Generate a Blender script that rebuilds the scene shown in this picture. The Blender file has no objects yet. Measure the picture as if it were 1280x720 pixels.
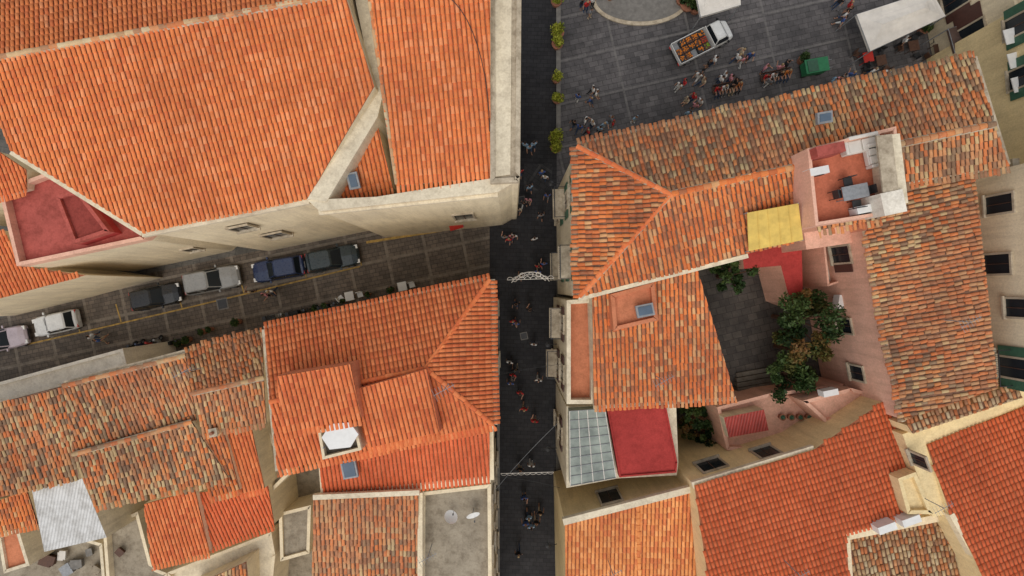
import bpy, bmesh, math, random
import numpy as np
from mathutils import Vector, Matrix
random.seed(7); rng=np.random.default_rng(7)
H=44.0; F=680.0
C=Vector((0,0,H))
def P(px,py,z=0.0):
    s=(H-z)/F
    return Vector(((px-640)*s,(360-py)*s,z))
def D(px,py): return Vector(((px-640)/F,(360-py)/F,-1))
scene=bpy.context.scene
col=scene.collection
# ---------------------------------------------------------------- materials
def newmat(name):
    m=bpy.data.materials.new(name); m.use_nodes=True
    nt=m.node_tree; b=nt.nodes['Principled BSDF']
    return m,nt,b
def N(nt,t,**k):
    n=nt.nodes.new(t)
    for a,v in k.items(): setattr(n,a,v)
    return n
def pos(nt,rot=0,scale=(1,1,1)):
    g=N(nt,'ShaderNodeNewGeometry'); mp=N(nt,'ShaderNodeMapping')
    mp.inputs['Rotation'].default_value=(0,0,rot); mp.inputs['Scale'].default_value=scale
    nt.links.new(g.outputs['Position'],mp.inputs['Vector']); return mp.outputs['Vector']
def noise(nt,vec,scale,detail=4,rough=.6):
    n=N(nt,'ShaderNodeTexNoise'); n.inputs['Scale'].default_value=scale
    n.inputs['Detail'].default_value=detail; n.inputs['Roughness'].default_value=rough
    nt.links.new(vec,n.inputs['Vector']); return n.outputs['Fac']
def ramp(nt,fac,stops,interp='LINEAR'):
    r=N(nt,'ShaderNodeValToRGB'); r.color_ramp.interpolation=interp
    e=r.color_ramp.elements
    while len(e)<len(stops): e.new(.5)
    for i,(p,c) in enumerate(stops):
        e[i].position=p; e[i].color=(*c,1) if len(c)==3 else c
    nt.links.new(fac,r.inputs['Fac']); return r.outputs['Color']
def mix(nt,a,b,fac=1.0,mode='MULTIPLY'):
    m=N(nt,'ShaderNodeMix',data_type='RGBA',blend_type=mode)
    if isinstance(fac,float): m.inputs[0].default_value=fac
    else: nt.links.new(fac,m.inputs[0])
    for s,i in ((a,6),(b,7)):
        if isinstance(s,tuple): m.inputs[i].default_value=(*s,1)
        else: nt.links.new(s,m.inputs[i])
    return m.outputs[2]
def bump(nt,b,h,s=.3,d=.02):
    n=N(nt,'ShaderNodeBump'); n.inputs['Strength'].default_value=s; n.inputs['Distance'].default_value=d
    nt.links.new(h,n.inputs['Height']); nt.links.new(n.outputs['Normal'],b.inputs['Normal'])
MAT={}
def plain(name,c,rough=.6,var=.25,scale=3,metal=0.0,spec=.5):
    if name in MAT: return MAT[name]
    m,nt,b=newmat(name); v=pos(nt)
    n=noise(nt,v,scale,5)
    k=ramp(nt,n,[(.25,(1-var,)*3),(.75,(1+var*.4,)*3)])
    nt.links.new(mix(nt,tuple(c),k),b.inputs['Base Color'])
    b.inputs['Roughness'].default_value=rough; b.inputs['Metallic'].default_value=metal
    b.inputs['Specular IOR Level'].default_value=spec
    MAT[name]=m; return m
def stucco(name,c,dirt=.45):
    m,nt,b=newmat(name)
    v=pos(nt); vs=pos(nt,0,(1,1,.12))
    a=ramp(nt,noise(nt,v,.35,6,.7),[(.3,(1-dirt*.6,1-dirt*.65,1-dirt*.72)),(.65,(1.05,1.04,1.0))])
    s=ramp(nt,noise(nt,vs,2.2,5,.7),[(.35,(1-dirt*.7,1-dirt*.75,1-dirt*.8)),(.55,(1,1,1))])
    f=ramp(nt,noise(nt,v,9,4),[(.3,(.86,.85,.83)),(.7,(1.05,1.05,1.05))])
    c1=mix(nt,tuple(c),a); c2=mix(nt,c1,s,.8); c3=mix(nt,c2,f)
    nt.links.new(c3,b.inputs['Base Color']); b.inputs['Roughness'].default_value=.9
    b.inputs['Specular IOR Level'].default_value=.2
    bump(nt,b,noise(nt,v,12,4),.4,.03)
    MAT[name]=m; return m
def tilemat(name,cols,stain=.35,lich=.15,g=(1.10,1.46,1.55),patch=None,dk=1.0):
    cols=[(min(.86,c[0]*g[0]),c[1]*g[1],c[2]*g[2]) for c in cols]
    m,nt,b=newmat(name); v=pos(nt)
    at=N(nt,'ShaderNodeAttribute'); at.attribute_name='tone'
    n=len(cols)
    base=ramp(nt,at.outputs['Fac'],[(i/n,c) for i,c in enumerate(cols)],'CONSTANT')
    if patch:
        pf=ramp(nt,noise(nt,v,.13,4,.6),[(.47,(0,0,0)),(.58,(.5,)*3)]); base=mix(nt,base,patch,pf,'MIX')
    big=ramp(nt,noise(nt,v,.22,6,.7),[(.32,(1-stain*.8,1-stain,1-stain)),(.6,(1.04,1.03,1.0))])
    mid=ramp(nt,noise(nt,v,1.6,6,.75),[(.3,(.78,.74,.72)),(.62,(1.06,1.06,1.06))])
    c1=mix(nt,base,big); c2=mix(nt,c1,mid,.85)
    lf=ramp(nt,noise(nt,v,5.5,6,.8),[(.56,(0,0,0)),(.72,(lich,)*3)])
    c3=mix(nt,c2,(.62,.50,.34),lf,'MIX')
    df=ramp(nt,noise(nt,v,3.1,7,.85),[(.58,(0,0,0)),(.74,((.5*stain+.06)*dk,)*3)])
    c4=mix(nt,c3,(.12,.07,.045),df,'MIX')
    nt.links.new(c4,b.inputs['Base Color']); b.inputs['Roughness'].default_value=.85
    b.inputs['Specular IOR Level'].default_value=.25
    bump(nt,b,noise(nt,v,25,3),.3,.02)
    MAT[name]=m; return m
tilemat('tile_church',[(.72,.165,.05),(.68,.15,.045),(.75,.19,.065),(.70,.155,.05),(.66,.135,.045),(.74,.175,.055),(.77,.215,.085),(.69,.16,.05)],.26,.25)
tilemat('tile_new',[(.70,.15,.05),(.64,.125,.04),(.74,.18,.065),(.67,.14,.045),(.72,.165,.055),(.62,.115,.04)],.26,.16)
tilemat('tile_red',[(.67,.11,.038),(.63,.10,.033),(.70,.125,.045),(.66,.105,.037),(.68,.12,.045)],.28,.12)
tilemat('tile_yellow',[(.74,.22,.07),(.66,.18,.055),(.78,.26,.09),(.70,.20,.06),(.64,.15,.05)],.26,.16)
OG=(1.06,1.26,1.25)
tilemat('tile_mid',[(.64,.16,.055),(.70,.19,.06),(.52,.13,.05),(.62,.2,.08),(.42,.13,.06),(.68,.17,.05),(.62,.28,.13),(.66,.15,.045)],.35,.3,OG)
tilemat('tile_old',[(.58,.17,.07),(.44,.18,.09),(.56,.28,.14),(.25,.13,.08),(.62,.21,.08),(.50,.31,.17),(.35,.16,.09),(.66,.18,.06),(.54,.34,.18),(.50,.14,.055),(.31,.18,.11),(.58,.24,.11)],.42,.4,OG,(.58,.22,.10))
tilemat('tile_pale',[(.58,.34,.19),(.50,.26,.14),(.62,.38,.22),(.58,.2,.085),(.40,.18,.10),(.62,.24,.11),(.60,.40,.25),(.54,.16,.065)],.35,.5,OG)
plain('pan_dark',(.42,.13,.055),.9,.5,2)
plain('pan_old',(.22,.11,.065),.9,.5,2)
stucco('stucco_cream',(.86,.74,.54),.26)
stucco('stucco_pale',(.80,.71,.55),.36)
stucco('stucco_yellow',(.88,.70,.40),.25)
stucco('stucco_pink',(.84,.50,.38),.3)
stucco('stucco_white',(.82,.77,.69),.3)
stucco('stone_parapet',(.58,.50,.39),.6)
stucco('salmon_floor',(.64,.24,.13),.35)
stucco('terra_floor',(.62,.19,.11),.35)
stucco('red_floor',(.44,.055,.05),.35)
stucco('recess_shade_red',(.30,.06,.05),.4)  # dark red carries the shade inside the stair recess
stucco('faded_red_floor',(.50,.12,.10),.5)
stucco('concrete',(.38,.33,.26),.55)
stucco('concrete_dark',(.17,.15,.125),.6)
plain('white_paint',(.75,.74,.71),.45,.12)
plain('awning_white',(.74,.69,.62),.8,.2,1.2)
plain('awning_yellow',(.70,.48,.11),.8,.3,2)
plain('awning_brown',(.10,.06,.045),.8,.3,2)
plain('metal_grey',(.30,.31,.32),.6,.3,5,.2,.3)
plain('metal_dark',(.04,.04,.042),.5,.3,5,.3)
plain('glass_dark',(.015,.02,.025),.2,.1,1,0,.3)
plain('skylight_glass',(.10,.14,.19),.5,.3,1,0,.2)
plain('wood_dark',(.10,.045,.025),.7,.4,6)
plain('shutter_green',(.04,.12,.07),.6,.3,6)
plain('shutter_brown',(.09,.035,.025),.6,.3,6)
plain('rubber',(.02,.02,.02),.8,.2)
plain('pot_clay',(.34,.14,.08),.85,.3,6)
plain('cable_black',(.03,.03,.03),.6,.1)
plain('stone_line',(.20,.185,.165),.8,.4,3)
plain('yellow_paint',(.48,.29,.06),.7,.7,3)
plain('plastic_red',(.50,.03,.02),.5,.2)
plain('plastic_green',(.025,.20,.08),.5,.3)
plain('fruit_orange',(.80,.26,.02),.6,.3,30)
plain('fruit_green',(.22,.36,.03),.6,.4,30)
plain('fruit_red',(.62,.05,.02),.6,.4,30)
def paving(name,c1,c2,mortar,bs,rot,big=None,dark=.4,bigc=(.19,.175,.155)):
    m,nt,b=newmat(name); v=pos(nt,rot); v0=pos(nt)
    br=N(nt,'ShaderNodeTexBrick'); nt.links.new(v,br.inputs['Vector'])
    br.inputs['Color1'].default_value=(*c1,1); br.inputs['Color2'].default_value=(*c2,1)
    br.inputs['Mortar'].default_value=(*mortar,1); br.inputs['Scale'].default_value=1
    br.inputs['Brick Width'].default_value=bs[0]; br.inputs['Row Height'].default_value=bs[1]
    br.inputs['Mortar Size'].default_value=.02; br.inputs['Mortar Smooth'].default_value=.3
    br.inputs['Bias'].default_value=0
    a=ramp(nt,noise(nt,v0,.18,7,.7),[(.3,(1-dark,)*3),(.7,(1.25,1.22,1.2))])
    a2=ramp(nt,noise(nt,v0,1.3,6,.75),[(.3,(.62,.62,.62)),(.7,(1.25,1.24,1.22))])
    c=mix(nt,mix(nt,br.outputs['Color'],a),a2)
    sp=ramp(nt,noise(nt,v0,.55,8,.85),[(.56,(0,0,0)),(.70,(.5,)*3)])
    c=mix(nt,c,tuple(x*.45 for x in c2),sp,'MIX')
    if big:
        b2=N(nt,'ShaderNodeTexBrick'); nt.links.new(v,b2.inputs['Vector'])
        b2.offset=0
        b2.inputs['Scale'].default_value=1; b2.inputs['Brick Width'].default_value=big[0]
        b2.inputs['Row Height'].default_value=big[1]; b2.inputs['Mortar Size'].default_value=big[2]
        b2.inputs['Mortar Smooth'].default_value=.1
        wear=ramp(nt,noise(nt,v0,1.1,6,.8),[(.35,(.10,)*3),(.65,(.7,)*3)])
        fm=N(nt,'ShaderNodeMath',operation='MULTIPLY')
        nt.links.new(b2.outputs['Fac'],fm.inputs[0]); nt.links.new(wear,fm.inputs[1])
        c=mix(nt,c,bigc,fm.outputs[0],'MIX')
    nt.links.new(c,b.inputs['Base Color']); b.inputs['Roughness'].default_value=.75
    b.inputs['Specular IOR Level'].default_value=.3
    bump(nt,b,br.outputs['Fac'],-.4,.01)
    MAT[name]=m; return m
paving('plaza_paving',(.145,.136,.138),(.092,.087,.09),(.05,.048,.047),(.75,.42),math.radians(-13),(6.2,3.4,.09),.4,(.22,.205,.19))
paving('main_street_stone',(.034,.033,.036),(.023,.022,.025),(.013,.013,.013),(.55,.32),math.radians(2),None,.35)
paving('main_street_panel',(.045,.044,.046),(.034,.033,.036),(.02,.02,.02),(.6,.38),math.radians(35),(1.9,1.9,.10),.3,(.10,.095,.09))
paving('side_street_stone',(.17,.135,.105),(.115,.093,.074),(.06,.05,.04),(.5,.32),math.radians(-12),(3.1,2.2,.12),.4,(.31,.26,.20))
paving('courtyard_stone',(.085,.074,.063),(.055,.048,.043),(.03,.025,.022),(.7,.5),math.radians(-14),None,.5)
paving('ground_mix',(.14,.13,.115),(.10,.095,.085),(.06,.06,.055),(.9,.6),.2,None,.4)
def metalroof(name,c,rot):
    m,nt,b=newmat(name); v=pos(nt,rot)
    w=N(nt,'ShaderNodeTexWave'); w.inputs['Scale'].default_value=1.6; nt.links.new(v,w.inputs['Vector'])
    k=ramp(nt,w.outputs['Fac'],[(0,(.72,)*3),(.5,(1,)*3)])
    d=ramp(nt,noise(nt,pos(nt),1.2,6,.75),[(.3,(.6,.58,.55)),(.6,(1.05,)*3)])
    nt.links.new(mix(nt,mix(nt,tuple(c),k),d),b.inputs['Base Color']); b.inputs['Roughness'].default_value=.6
    bump(nt,b,w.outputs['Fac'],.6,.05); MAT[name]=m
metalroof('corrugated_white',(.66,.65,.63),math.radians(15))
metalroof('corrugated_red',(.42,.05,.035),math.radians(8))
def glasspane():
    m,nt,b=newmat('greenhouse_glass')
    nt.links.new(ramp(nt,noise(nt,pos(nt),.8,5,.7),[(.3,(.07,.09,.08)),(.7,(.28,.32,.27))]),b.inputs['Base Color'])
    b.inputs['Roughness'].default_value=.35; MAT['greenhouse_glass']=m
glasspane()
def leafmat(name,cols):
    m,nt,b=newmat(name)
    at=N(nt,'ShaderNodeAttribute'); at.attribute_name='tone'; n=len(cols)
    nt.links.new(ramp(nt,at.outputs['Fac'],[(i/max(1,n-1),c) for i,c in enumerate(cols)]),b.inputs['Base Color'])
    b.inputs['Roughness'].default_value=.6; b.inputs['Specular IOR Level'].default_value=.25
    MAT[name]=m
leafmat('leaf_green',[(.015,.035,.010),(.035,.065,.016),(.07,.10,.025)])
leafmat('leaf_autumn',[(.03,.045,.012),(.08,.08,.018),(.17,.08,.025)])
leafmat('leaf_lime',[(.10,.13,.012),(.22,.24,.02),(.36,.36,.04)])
# ---------------------------------------------------------------- mesh utils
def link(o,parent=None):
    col.objects.link(o)
    if parent: o.parent=parent
    return o
def empty(name,loc=(0,0,0)):
    e=bpy.data.objects.new(name,None); e.empty_display_size=.5; e.location=loc; return link(e)
def mesh(name,verts,faces,mats,mi=None,parent=None,tone=None,smooth=False):
    me=bpy.data.meshes.new(name); me.from_pydata([tuple(v) for v in verts],[],[tuple(f) for f in faces])
    for m in mats: me.materials.append(MAT[m] if isinstance(m,str) else m)
    if mi is not None: me.polygons.foreach_set('material_index',np.array(mi,dtype=np.int32))
    if tone is not None:
        a=me.attributes.new('tone','FLOAT','FACE'); a.data.foreach_set('value',np.array(tone,dtype=np.float32))
    if smooth: me.polygons.foreach_set('use_smooth',[True]*len(me.polygons))
    me.update(); o=bpy.data.objects.new(name,me); return link(o,parent)
class MB:
    def __init__(s): s.v=[];s.f=[];s.m=[];s.mats=[]
    def mi(s,m):
        if m not in s.mats: s.mats.append(m)
        return s.mats.index(m)
    def add(s,vs,fs,m):
        b=len(s.v); s.v+= [Vector(v) for v in vs]; k=s.mi(m)
        for f in fs: s.f.append([b+i for i in f]); s.m.append(k)
    def box(s,c,size,m,rot=0,M=None,taper=1.0):
        x,y,z=size[0]/2,size[1]/2,size[2]/2
        vs=[Vector((sx*x*(taper if sz>0 else 1),sy*y*(taper if sz>0 else 1),sz*z)) for sz in(-1,1) for sx,sy in((-1,-1),(1,-1),(1,1),(-1,1))]
        R=M if M is not None else Matrix.Rotation(rot,3,'Z')
        vs=[R@v+Vector(c) for v in vs]
        s.add(vs,[(3,2,1,0),(4,5,6,7),(0,1,5,4),(1,2,6,5),(2,3,7,6),(3,0,4,7)],m)
    def cyl(s,c,r,h,m,n=12,M=None,r2=None,cap=True):
        r2=r if r2 is None else r2; M=M or Matrix.Identity(3)
        vs=[M@Vector((r*math.cos(a),r*math.sin(a),-h/2))+Vector(c) for a in [2*math.pi*i/n for i in range(n)]]
        vs+=[M@Vector((r2*math.cos(a),r2*math.sin(a),h/2))+Vector(c) for a in [2*math.pi*i/n for i in range(n)]]
        fs=[(i,(i+1)%n,n+(i+1)%n,n+i) for i in range(n)]
        if cap: fs+=[tuple(range(n-1,-1,-1)),tuple(range(n,2*n))]
        s.add(vs,fs,m)
    def rod(s,a,b,r,m,n=6):
        a=Vector(a);b=Vector(b);d=b-a
        if d.length<1e-5:return
        M=d.to_track_quat('Z','Y').to_matrix(); s.cyl((a+b)/2,r,d.length,m,n,M)
    def prism(s,poly,z0,z1,m,mtop=None):
        poly=ccw(poly); n=len(poly)
        vs=[(p[0],p[1],z0) for p in poly]+[(p[0],p[1],z1) for p in poly]
        s.add(vs,[(i,(i+1)%n,n+(i+1)%n,n+i) for i in range(n)]+[tuple(range(n-1,-1,-1))],m)
        s.add([(p[0],p[1],z1) for p in poly],[tuple(range(n))],mtop or m)
    def done(s,name,parent=None,smooth=False):
        return mesh(name,s.v,s.f,s.mats,s.m,parent,None,smooth)
def area(p): return sum(p[i][0]*p[(i+1)%len(p)][1]-p[(i+1)%len(p)][0]*p[i][1] for i in range(len(p)))/2
def ccw(p): return list(p) if area(p)>0 else list(p)[::-1]
def inside(pts,poly):
    x,y=pts[:,0],pts[:,1]; r=np.zeros(len(x),bool); n=len(poly)
    for i in range(n):
        x1,y1=poly[i];x2,y2=poly[(i+1)%n]
        c=((y1>y)!=(y2>y))&(x<(x2-x1)*(y-y1)/((y2-y1)+1e-12)+x1); r^=c
    return r
def convex(p):
    n=len(p)
    return all(((p[(i+1)%n][0]-p[i][0])*(p[(i+2)%n][1]-p[(i+1)%n][1])-(p[(i+1)%n][1]-p[i][1])*(p[(i+2)%n][0]-p[(i+1)%n][0]))>-1e-6 for i in range(n))
class Roof:
    def __init__(s,poly,e,z,pitch):
        cen=Vector((sum(p[0] for p in poly)/len(poly),sum(p[1] for p in poly)/len(poly)))
        A=e[0] if isinstance(e[0],Vector) else P(*e[0],z); B=e[1] if isinstance(e[1],Vector) else P(*e[1],z)
        cw=P(cen.x,cen.y,A.z); B=Vector((B.x,B.y,A.z))
        u=(B-A).normalized(); h=Vector((-u.y,u.x,0))
        if h.dot(cw-A)<0: h=-h
        a=math.radians(pitch); v=h*math.cos(a)+Vector((0,0,math.sin(a)))
        if v.z<0: v=-v
        n=u.cross(v)
        if n.z<0: u=-u; n=-n
        s.A,s.u,s.v,s.n=A,u,v,n
        s.poly=ccw_([s.hit(*p) for p in poly])
    def hit(s,px,py):
        d=D(px,py); t=s.n.dot(s.A-C)/s.n.dot(d); return C+d*t
def ccw_(p): return p if area([(q.x,q.y) for q in p])>0 else p[::-1]
def tiles(name,R,mat,parent,sp=.25,cl=.38,jit=.3,hgt=.065):
    P2=[((p-R.A).dot(R.u),(p-R.A).dot(R.v)) for p in R.poly]
    us=[p[0] for p in P2]; vs=[p[1] for p in P2]
    i0,i1=math.floor(min(us)/sp)-1,math.ceil(max(us)/sp)+1
    j0,j1=math.floor(min(vs)/cl)-1,math.ceil(max(vs)/cl)+1
    I,J=np.meshgrid(np.arange(i0,i1),np.arange(j0,j1)); I=I.ravel();J=J.ravel()
    cu=(I+.5)*sp; cv=(J+.5)*cl
    cx=convex(P2)
    pts=np.stack([cu,cv],1)
    if cx:
        keep=np.zeros(len(cu),bool)
        for du in(-.55*sp,0,.55*sp):
            for dv in(-.6*cl,0,.6*cl): keep|=inside(pts+[du,dv],P2)
    else: keep=inside(pts,P2)
    cu,cv,I,J=cu[keep],cv[keep],I[keep],J[keep]; n=len(cu)
    if n==0:return
    colj=rng.normal(0,1,i1-i0+2)
    cv=cv+.05*np.sin(cu*.9+J*.35)*min(1,jit+.4)+colj[I-i0]*.035*jit
    cu=cu+rng.normal(0,.012*jit*2,n)+colj[I-i0]*.012*jit+.03*np.sin(cv*.5)*jit; cv=cv+rng.normal(0,.03*jit,n)
    rot=rng.normal(0,.05*jit,n); dz=rng.normal(0,.008*jit,n)+.0
    prof=np.array([(-.40,0.0),(-.27,.75),(0,1.0),(.27,.75),(.40,0.0)])
    V=np.zeros((n,15,3))
    for r,(vv,lift,wf) in enumerate([(-.54,None,1.0),(-.54,.034,1.0),(.56,-.014,.84)]):
        for k in range(5):
            lu=prof[k,0]*sp*wf; lv=vv*cl
            h=(prof[k,1]*hgt*(1 if r==1 else .8)+lift+.012) if lift is not None else (prof[k,1]*hgt*.45-.005)
            V[:,r*5+k,0]=cu+lu-rot*lv; V[:,r*5+k,1]=cv+lv+rot*lu; V[:,r*5+k,2]=h+dz
    W=np.array(R.A)[None,None]+V[...,0:1]*np.array(R.u)+V[...,1:2]*np.array(R.v)+V[...,2:3]*np.array(R.n)
    q=[]
    for r in range(2):
        for k in range(4): q.append((r*5+k,r*5+k+1,(r+1)*5+k+1,(r+1)*5+k))
    q=np.array(q); Fc=(q[None]+(np.arange(n)*15)[:,None,None]).reshape(-1,4)
    rv=np.repeat(rng.random(n),8)
    me=bpy.data.meshes.new(name); me.vertices.add(n*15); me.vertices.foreach_set('co',W.reshape(-1).astype(np.float32))
    nf=len(Fc); me.loops.add(nf*4); me.polygons.add(nf)
    me.loops.foreach_set('vertex_index',Fc.ravel().astype(np.int32))
    me.polygons.foreach_set('loop_start',np.arange(0,nf*4,4,dtype=np.int32))
    me.attributes.new('tone','FLOAT','FACE').data.foreach_set('value',rv.astype(np.float32))
    me.update(calc_edges=True); me.validate()
    me.materials.append(MAT[mat])
    if cx:
        vmin=min(vs); bm=bmesh.new(); bm.from_mesh(me)
        cen=sum(R.poly,Vector())/len(R.poly)
        for i in range(len(R.poly)):
            a=R.poly[i];b=R.poly[(i+1)%len(R.poly)]
            va,vb=(a-R.A).dot(R.v),(b-R.A).dot(R.v)
            d=(b-a)
            if d.length<1e-3: continue
            if abs(va-vmin)<.25 and abs(vb-vmin)<.25: continue
            no=d.cross(R.n).normalized()
            if no.dot(cen-a)>0:no=-no
            bmesh.ops.bisect_plane(bm,geom=bm.verts[:]+bm.edges[:]+bm.faces[:],plane_co=a,plane_no=no,clear_outer=True)
        bm.to_mesh(me); bm.free()
    o=bpy.data.objects.new(name,me); link(o,parent)
def caps(name,a,b,mat,parent,r=.13,up=.03,bed=True):
    a=Vector(a);b=Vector(b);L=(b-a).length;n=max(1,int(L/.42)); d=(b-a)/L
    sx=d.cross(Vector((0,0,1))).normalized(); up_=sx.cross(d)
    vs=[];fs=[];rv=[]
    for i in range(n):
        p0=a+d*(i*L/n-.03); p1=a+d*((i+1)*L/n+.03); o=len(vs); j=random.gauss(0,.012)
        for p,rr,l in((p0,r*1.1,.02),(p1,r*.9,0)):
            for k in range(6):
                t=math.pi*k/5; vs.append(p+sx*(math.cos(t)*rr+j)+up_*(math.sin(t)*rr*.75+up+l))
        x=random.random()
        for k in range(5): fs.append((o+k,o+k+1,o+7+k,o+6+k)); rv.append(x)
        fs.append(tuple(o+k for k in range(6))); rv.append(x)
    w=r*1.3;o=len(vs)
    for p in(a,b):
        for s_ in(-1,1):
            vs.append(p+sx*w*s_+up_*-.02); vs.append(p+sx*w*.7*s_+up_*.065)
    fs+= [(o+1,o+3,o+7,o+5),(o,o+1,o+5,o+4),(o+3,o+2,o+6,o+7)]
    me=mesh(name,vs,fs,[mat,'stone_parapet' if bed else 'pan_dark'],[0]*(len(fs)-3)+[1]*3,parent,rv+[0,0,0])
def block(parent,poly,e,z,pitch,mat,wall='stucco_cream',base=0,name='roof',cap=(),pan=None,tile=True,sp=.25,cl=.38,jit=.3,capmat=None):
    R=Roof(poly,e,z,pitch); pp=R.poly; n=len(pp)
    top=[p-Vector((0,0,.02)) for p in pp]
    pan=pan or('pan_old' if mat in('tile_old','tile_pale','tile_mid') else 'pan_dark')
    vs=top+[Vector((p.x,p.y,base)) for p in pp]
    fs=[tuple(range(n))]+[(i,n+i,n+(i+1)%n,(i+1)%n) for i in range(n)]
    mesh(name+'_walls',vs,fs,[pan if tile else mat,wall],[0]+[1]*n,parent)
    if tile: tiles(name+'_tiles',R,mat,parent,sp,cl,jit)
    for i,(p,q) in enumerate(cap): caps(name+'_ridge_caps',R.hit(*p),R.hit(*q),capmat or mat,parent,bed=jit>.3)
    return R
def flat(parent,poly,z,mat,wall='stucco_cream',base=0,para=0,pw=.22,name='terrace',pmat=None,skip=()):
    pw3=[P(x,y,z) for x,y in poly]; q=ccw([(p.x,p.y) for p in pw3]); n=len(q)
    vs=[(x,y,z) for x,y in q]+[(x,y,base) for x,y in q]
    mesh(name,vs,[tuple(range(n))]+[(i,n+i,n+(i+1)%n,(i+1)%n) for i in range(n)],[mat,wall],[0]+[1]*n,parent)
    if para:
        m=MB()
        for i in range(n):
            if i in skip: continue
            a=Vector((*q[i],0));b=Vector((*q[(i+1)%n],0));d=(b-a).normalized();nn=Vector((-d.y,d.x,0))
            p=[a-nn*.003,b-nn*.003,b+nn*pw-d*pw,a+nn*pw+d*pw]
            m.prism([(v.x,v.y) for v in p],z-.25,z+para,pmat or wall)
        m.done(name+'_parapet',parent)
def wallplane(A,B,z):
    a=P(*A,z) if not isinstance(A,Vector) else A; b=P(*B,z) if not isinstance(B,Vector) else B
    a=Vector((a.x,a.y,0));b=Vector((b.x,b.y,0)); u=(b-a).normalized(); n=Vector((u.y,-u.x,0))
    if n.dot(-a)<0:n=-n
    return a,b,u,n
def win_at(m,p,u,n,w,h,sh='shutter_brown',kind='win'):
    M=Matrix((u,n,Vector((0,0,1)))).transposed()
    def bx(du,dn,dz,su,sn,sz,mat): m.box(p+u*du+n*dn+Vector((0,0,dz)),(su,sn,sz),mat,M=M)
    bx(0,.02,0,w,.05,h,'glass_dark')
    for s_ in(-1,1): bx(s_*(w/2+.06),.05,0,.12,.12,h+.26,'stone_parapet')
    bx(0,.05,h/2+.065,w,.115,.13,'stone_parapet'); bx(0,.10,-h/2-.07,w+.34,.24,.12,'stone_parapet')
    bx(0,.055,0,.035,.03,h,'wood_dark')
    if sh:
        for s_ in(-1,1): bx(s_*(w/2+.12+w*.26),.07,0,w*.5,.05,h,sh)
    if kind=='balcony':
        bx(0,.45,-h/2-.2,w+1.0,.8,.12,'stone_parapet')
        k=int((w+1.2)/.14)
        for i in range(k+1): bx(-(w+.9)/2+i*(w+.9)/k,.80,-h/2+.34,.02,.02,.95,'metal_dark')
        bx(0,.80,-h/2+.83,w+1.0,.05,.05,'metal_dark')
        for s_ in(-1,1): bx(s_*(w+.96)/2,.42,-h/2+.83,.04,.7,.04,'metal_dark')
def winpx(parent,A,B,z,lst,name='windows'):
    a,b,u,n=wallplane(A,B,z); m=MB()
    for t in lst:
        px,py,w,h=t[:4]; sh=t[4] if len(t)>4 else 'shutter_brown'; kd=t[5] if len(t)>5 else 'win'
        d=D(px,py); tt=n.dot(a-C)/n.dot(d); p=C+d*tt
        if tt<15 or p.z<1: print('WIN skipped',t,p); continue
        win_at(m,p,u,n,w,h,sh,kd)
    if m.v: m.done(name,parent)
def facade(parent,A,B,z,spacing=3.2,floors=3,fh=3.4,z0=1.7,w=1.0,h=1.7,sh='shutter_brown',balc=False,name='facade_windows'):
    a,b,u,n=wallplane(A,B,z); L=(b-a).length; k=max(1,int(L/spacing)); m=MB()
    for f in range(floors):
        for i in range(k):
            p=a+u*((i+.5)*L/k)+Vector((0,0,z0+f*fh))
            if p.z+h/2>z-.5: continue
            win_at(m,p,u,n,w,h if f else 2.3,sh if f else None,'balcony' if balc and f and (i+f)%2==0 else 'win')
    if m.v: m.done(name,parent)
def trim(parent,pts,z,w,h,mat,name='cornice'):
    m=MB()
    for i in range(len(pts)-1):
        a=P(*pts[i],z);b=P(*pts[i+1],z);d=(b-a).normalized();n=Vector((-d.y,d.x,0))*w/2
        o=.004 if i%2 else 0
        m.prism([(a-n).xy,(b-n).xy,(b+n).xy,(a+n).xy],z-h+o,z+o,mat)
    m.done(name,parent)
def skylight(px,py,z,w,l,rot,parent,tilt=12):
    m=MB(); c=P(px,py,z); R=Matrix.Rotation(rot,3,'Z')@Matrix.Rotation(math.radians(tilt),3,'X')
    m.box(c,(w,l,.22),'metal_grey',M=R); m.box(c+R@Vector((0,0,.13)),(w-.22,l-.22,.05),'skylight_glass',M=R)
    m.done('skylight',parent)
def chimney(px,py,z,parent,s=.5,h=1.0,mat='stucco_pale'):
    m=MB(); c=P(px,py,z); r=math.radians(12)
    m.box(c-Vector((0,0,.3)),(s,s,h),mat,rot=r); m.box(c+Vector((0,0,h/2-.25)),(s+.12,s+.12,.08),'stone_parapet',rot=r)
    m.cyl(c+Vector((0,0,h/2-.08)),s*.26,.26,'pot_clay',10); m.done('chimney',parent)
def acunit(px,py,z,rot,parent=None,s=1.0):
    m=MB(); c=P(px,py,z+.38); 
    m.box(c,(.95*s,.38*s,.68*s),'white_paint',rot=rot)
    R=Matrix.Rotation(rot,3,'Z'); m.cyl(c+R@Vector((.12,-.2*s,0)),.24*s,.03,'metal_dark',16,M=R@Matrix.Rotation(math.pi/2,3,'X'))
    for k in(-.3,.3): m.box(c+R@Vector((k,0,-.37*s)),(.06,.4,.08),'metal_dark',rot=rot)
    m.done('air_conditioner',parent)
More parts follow.
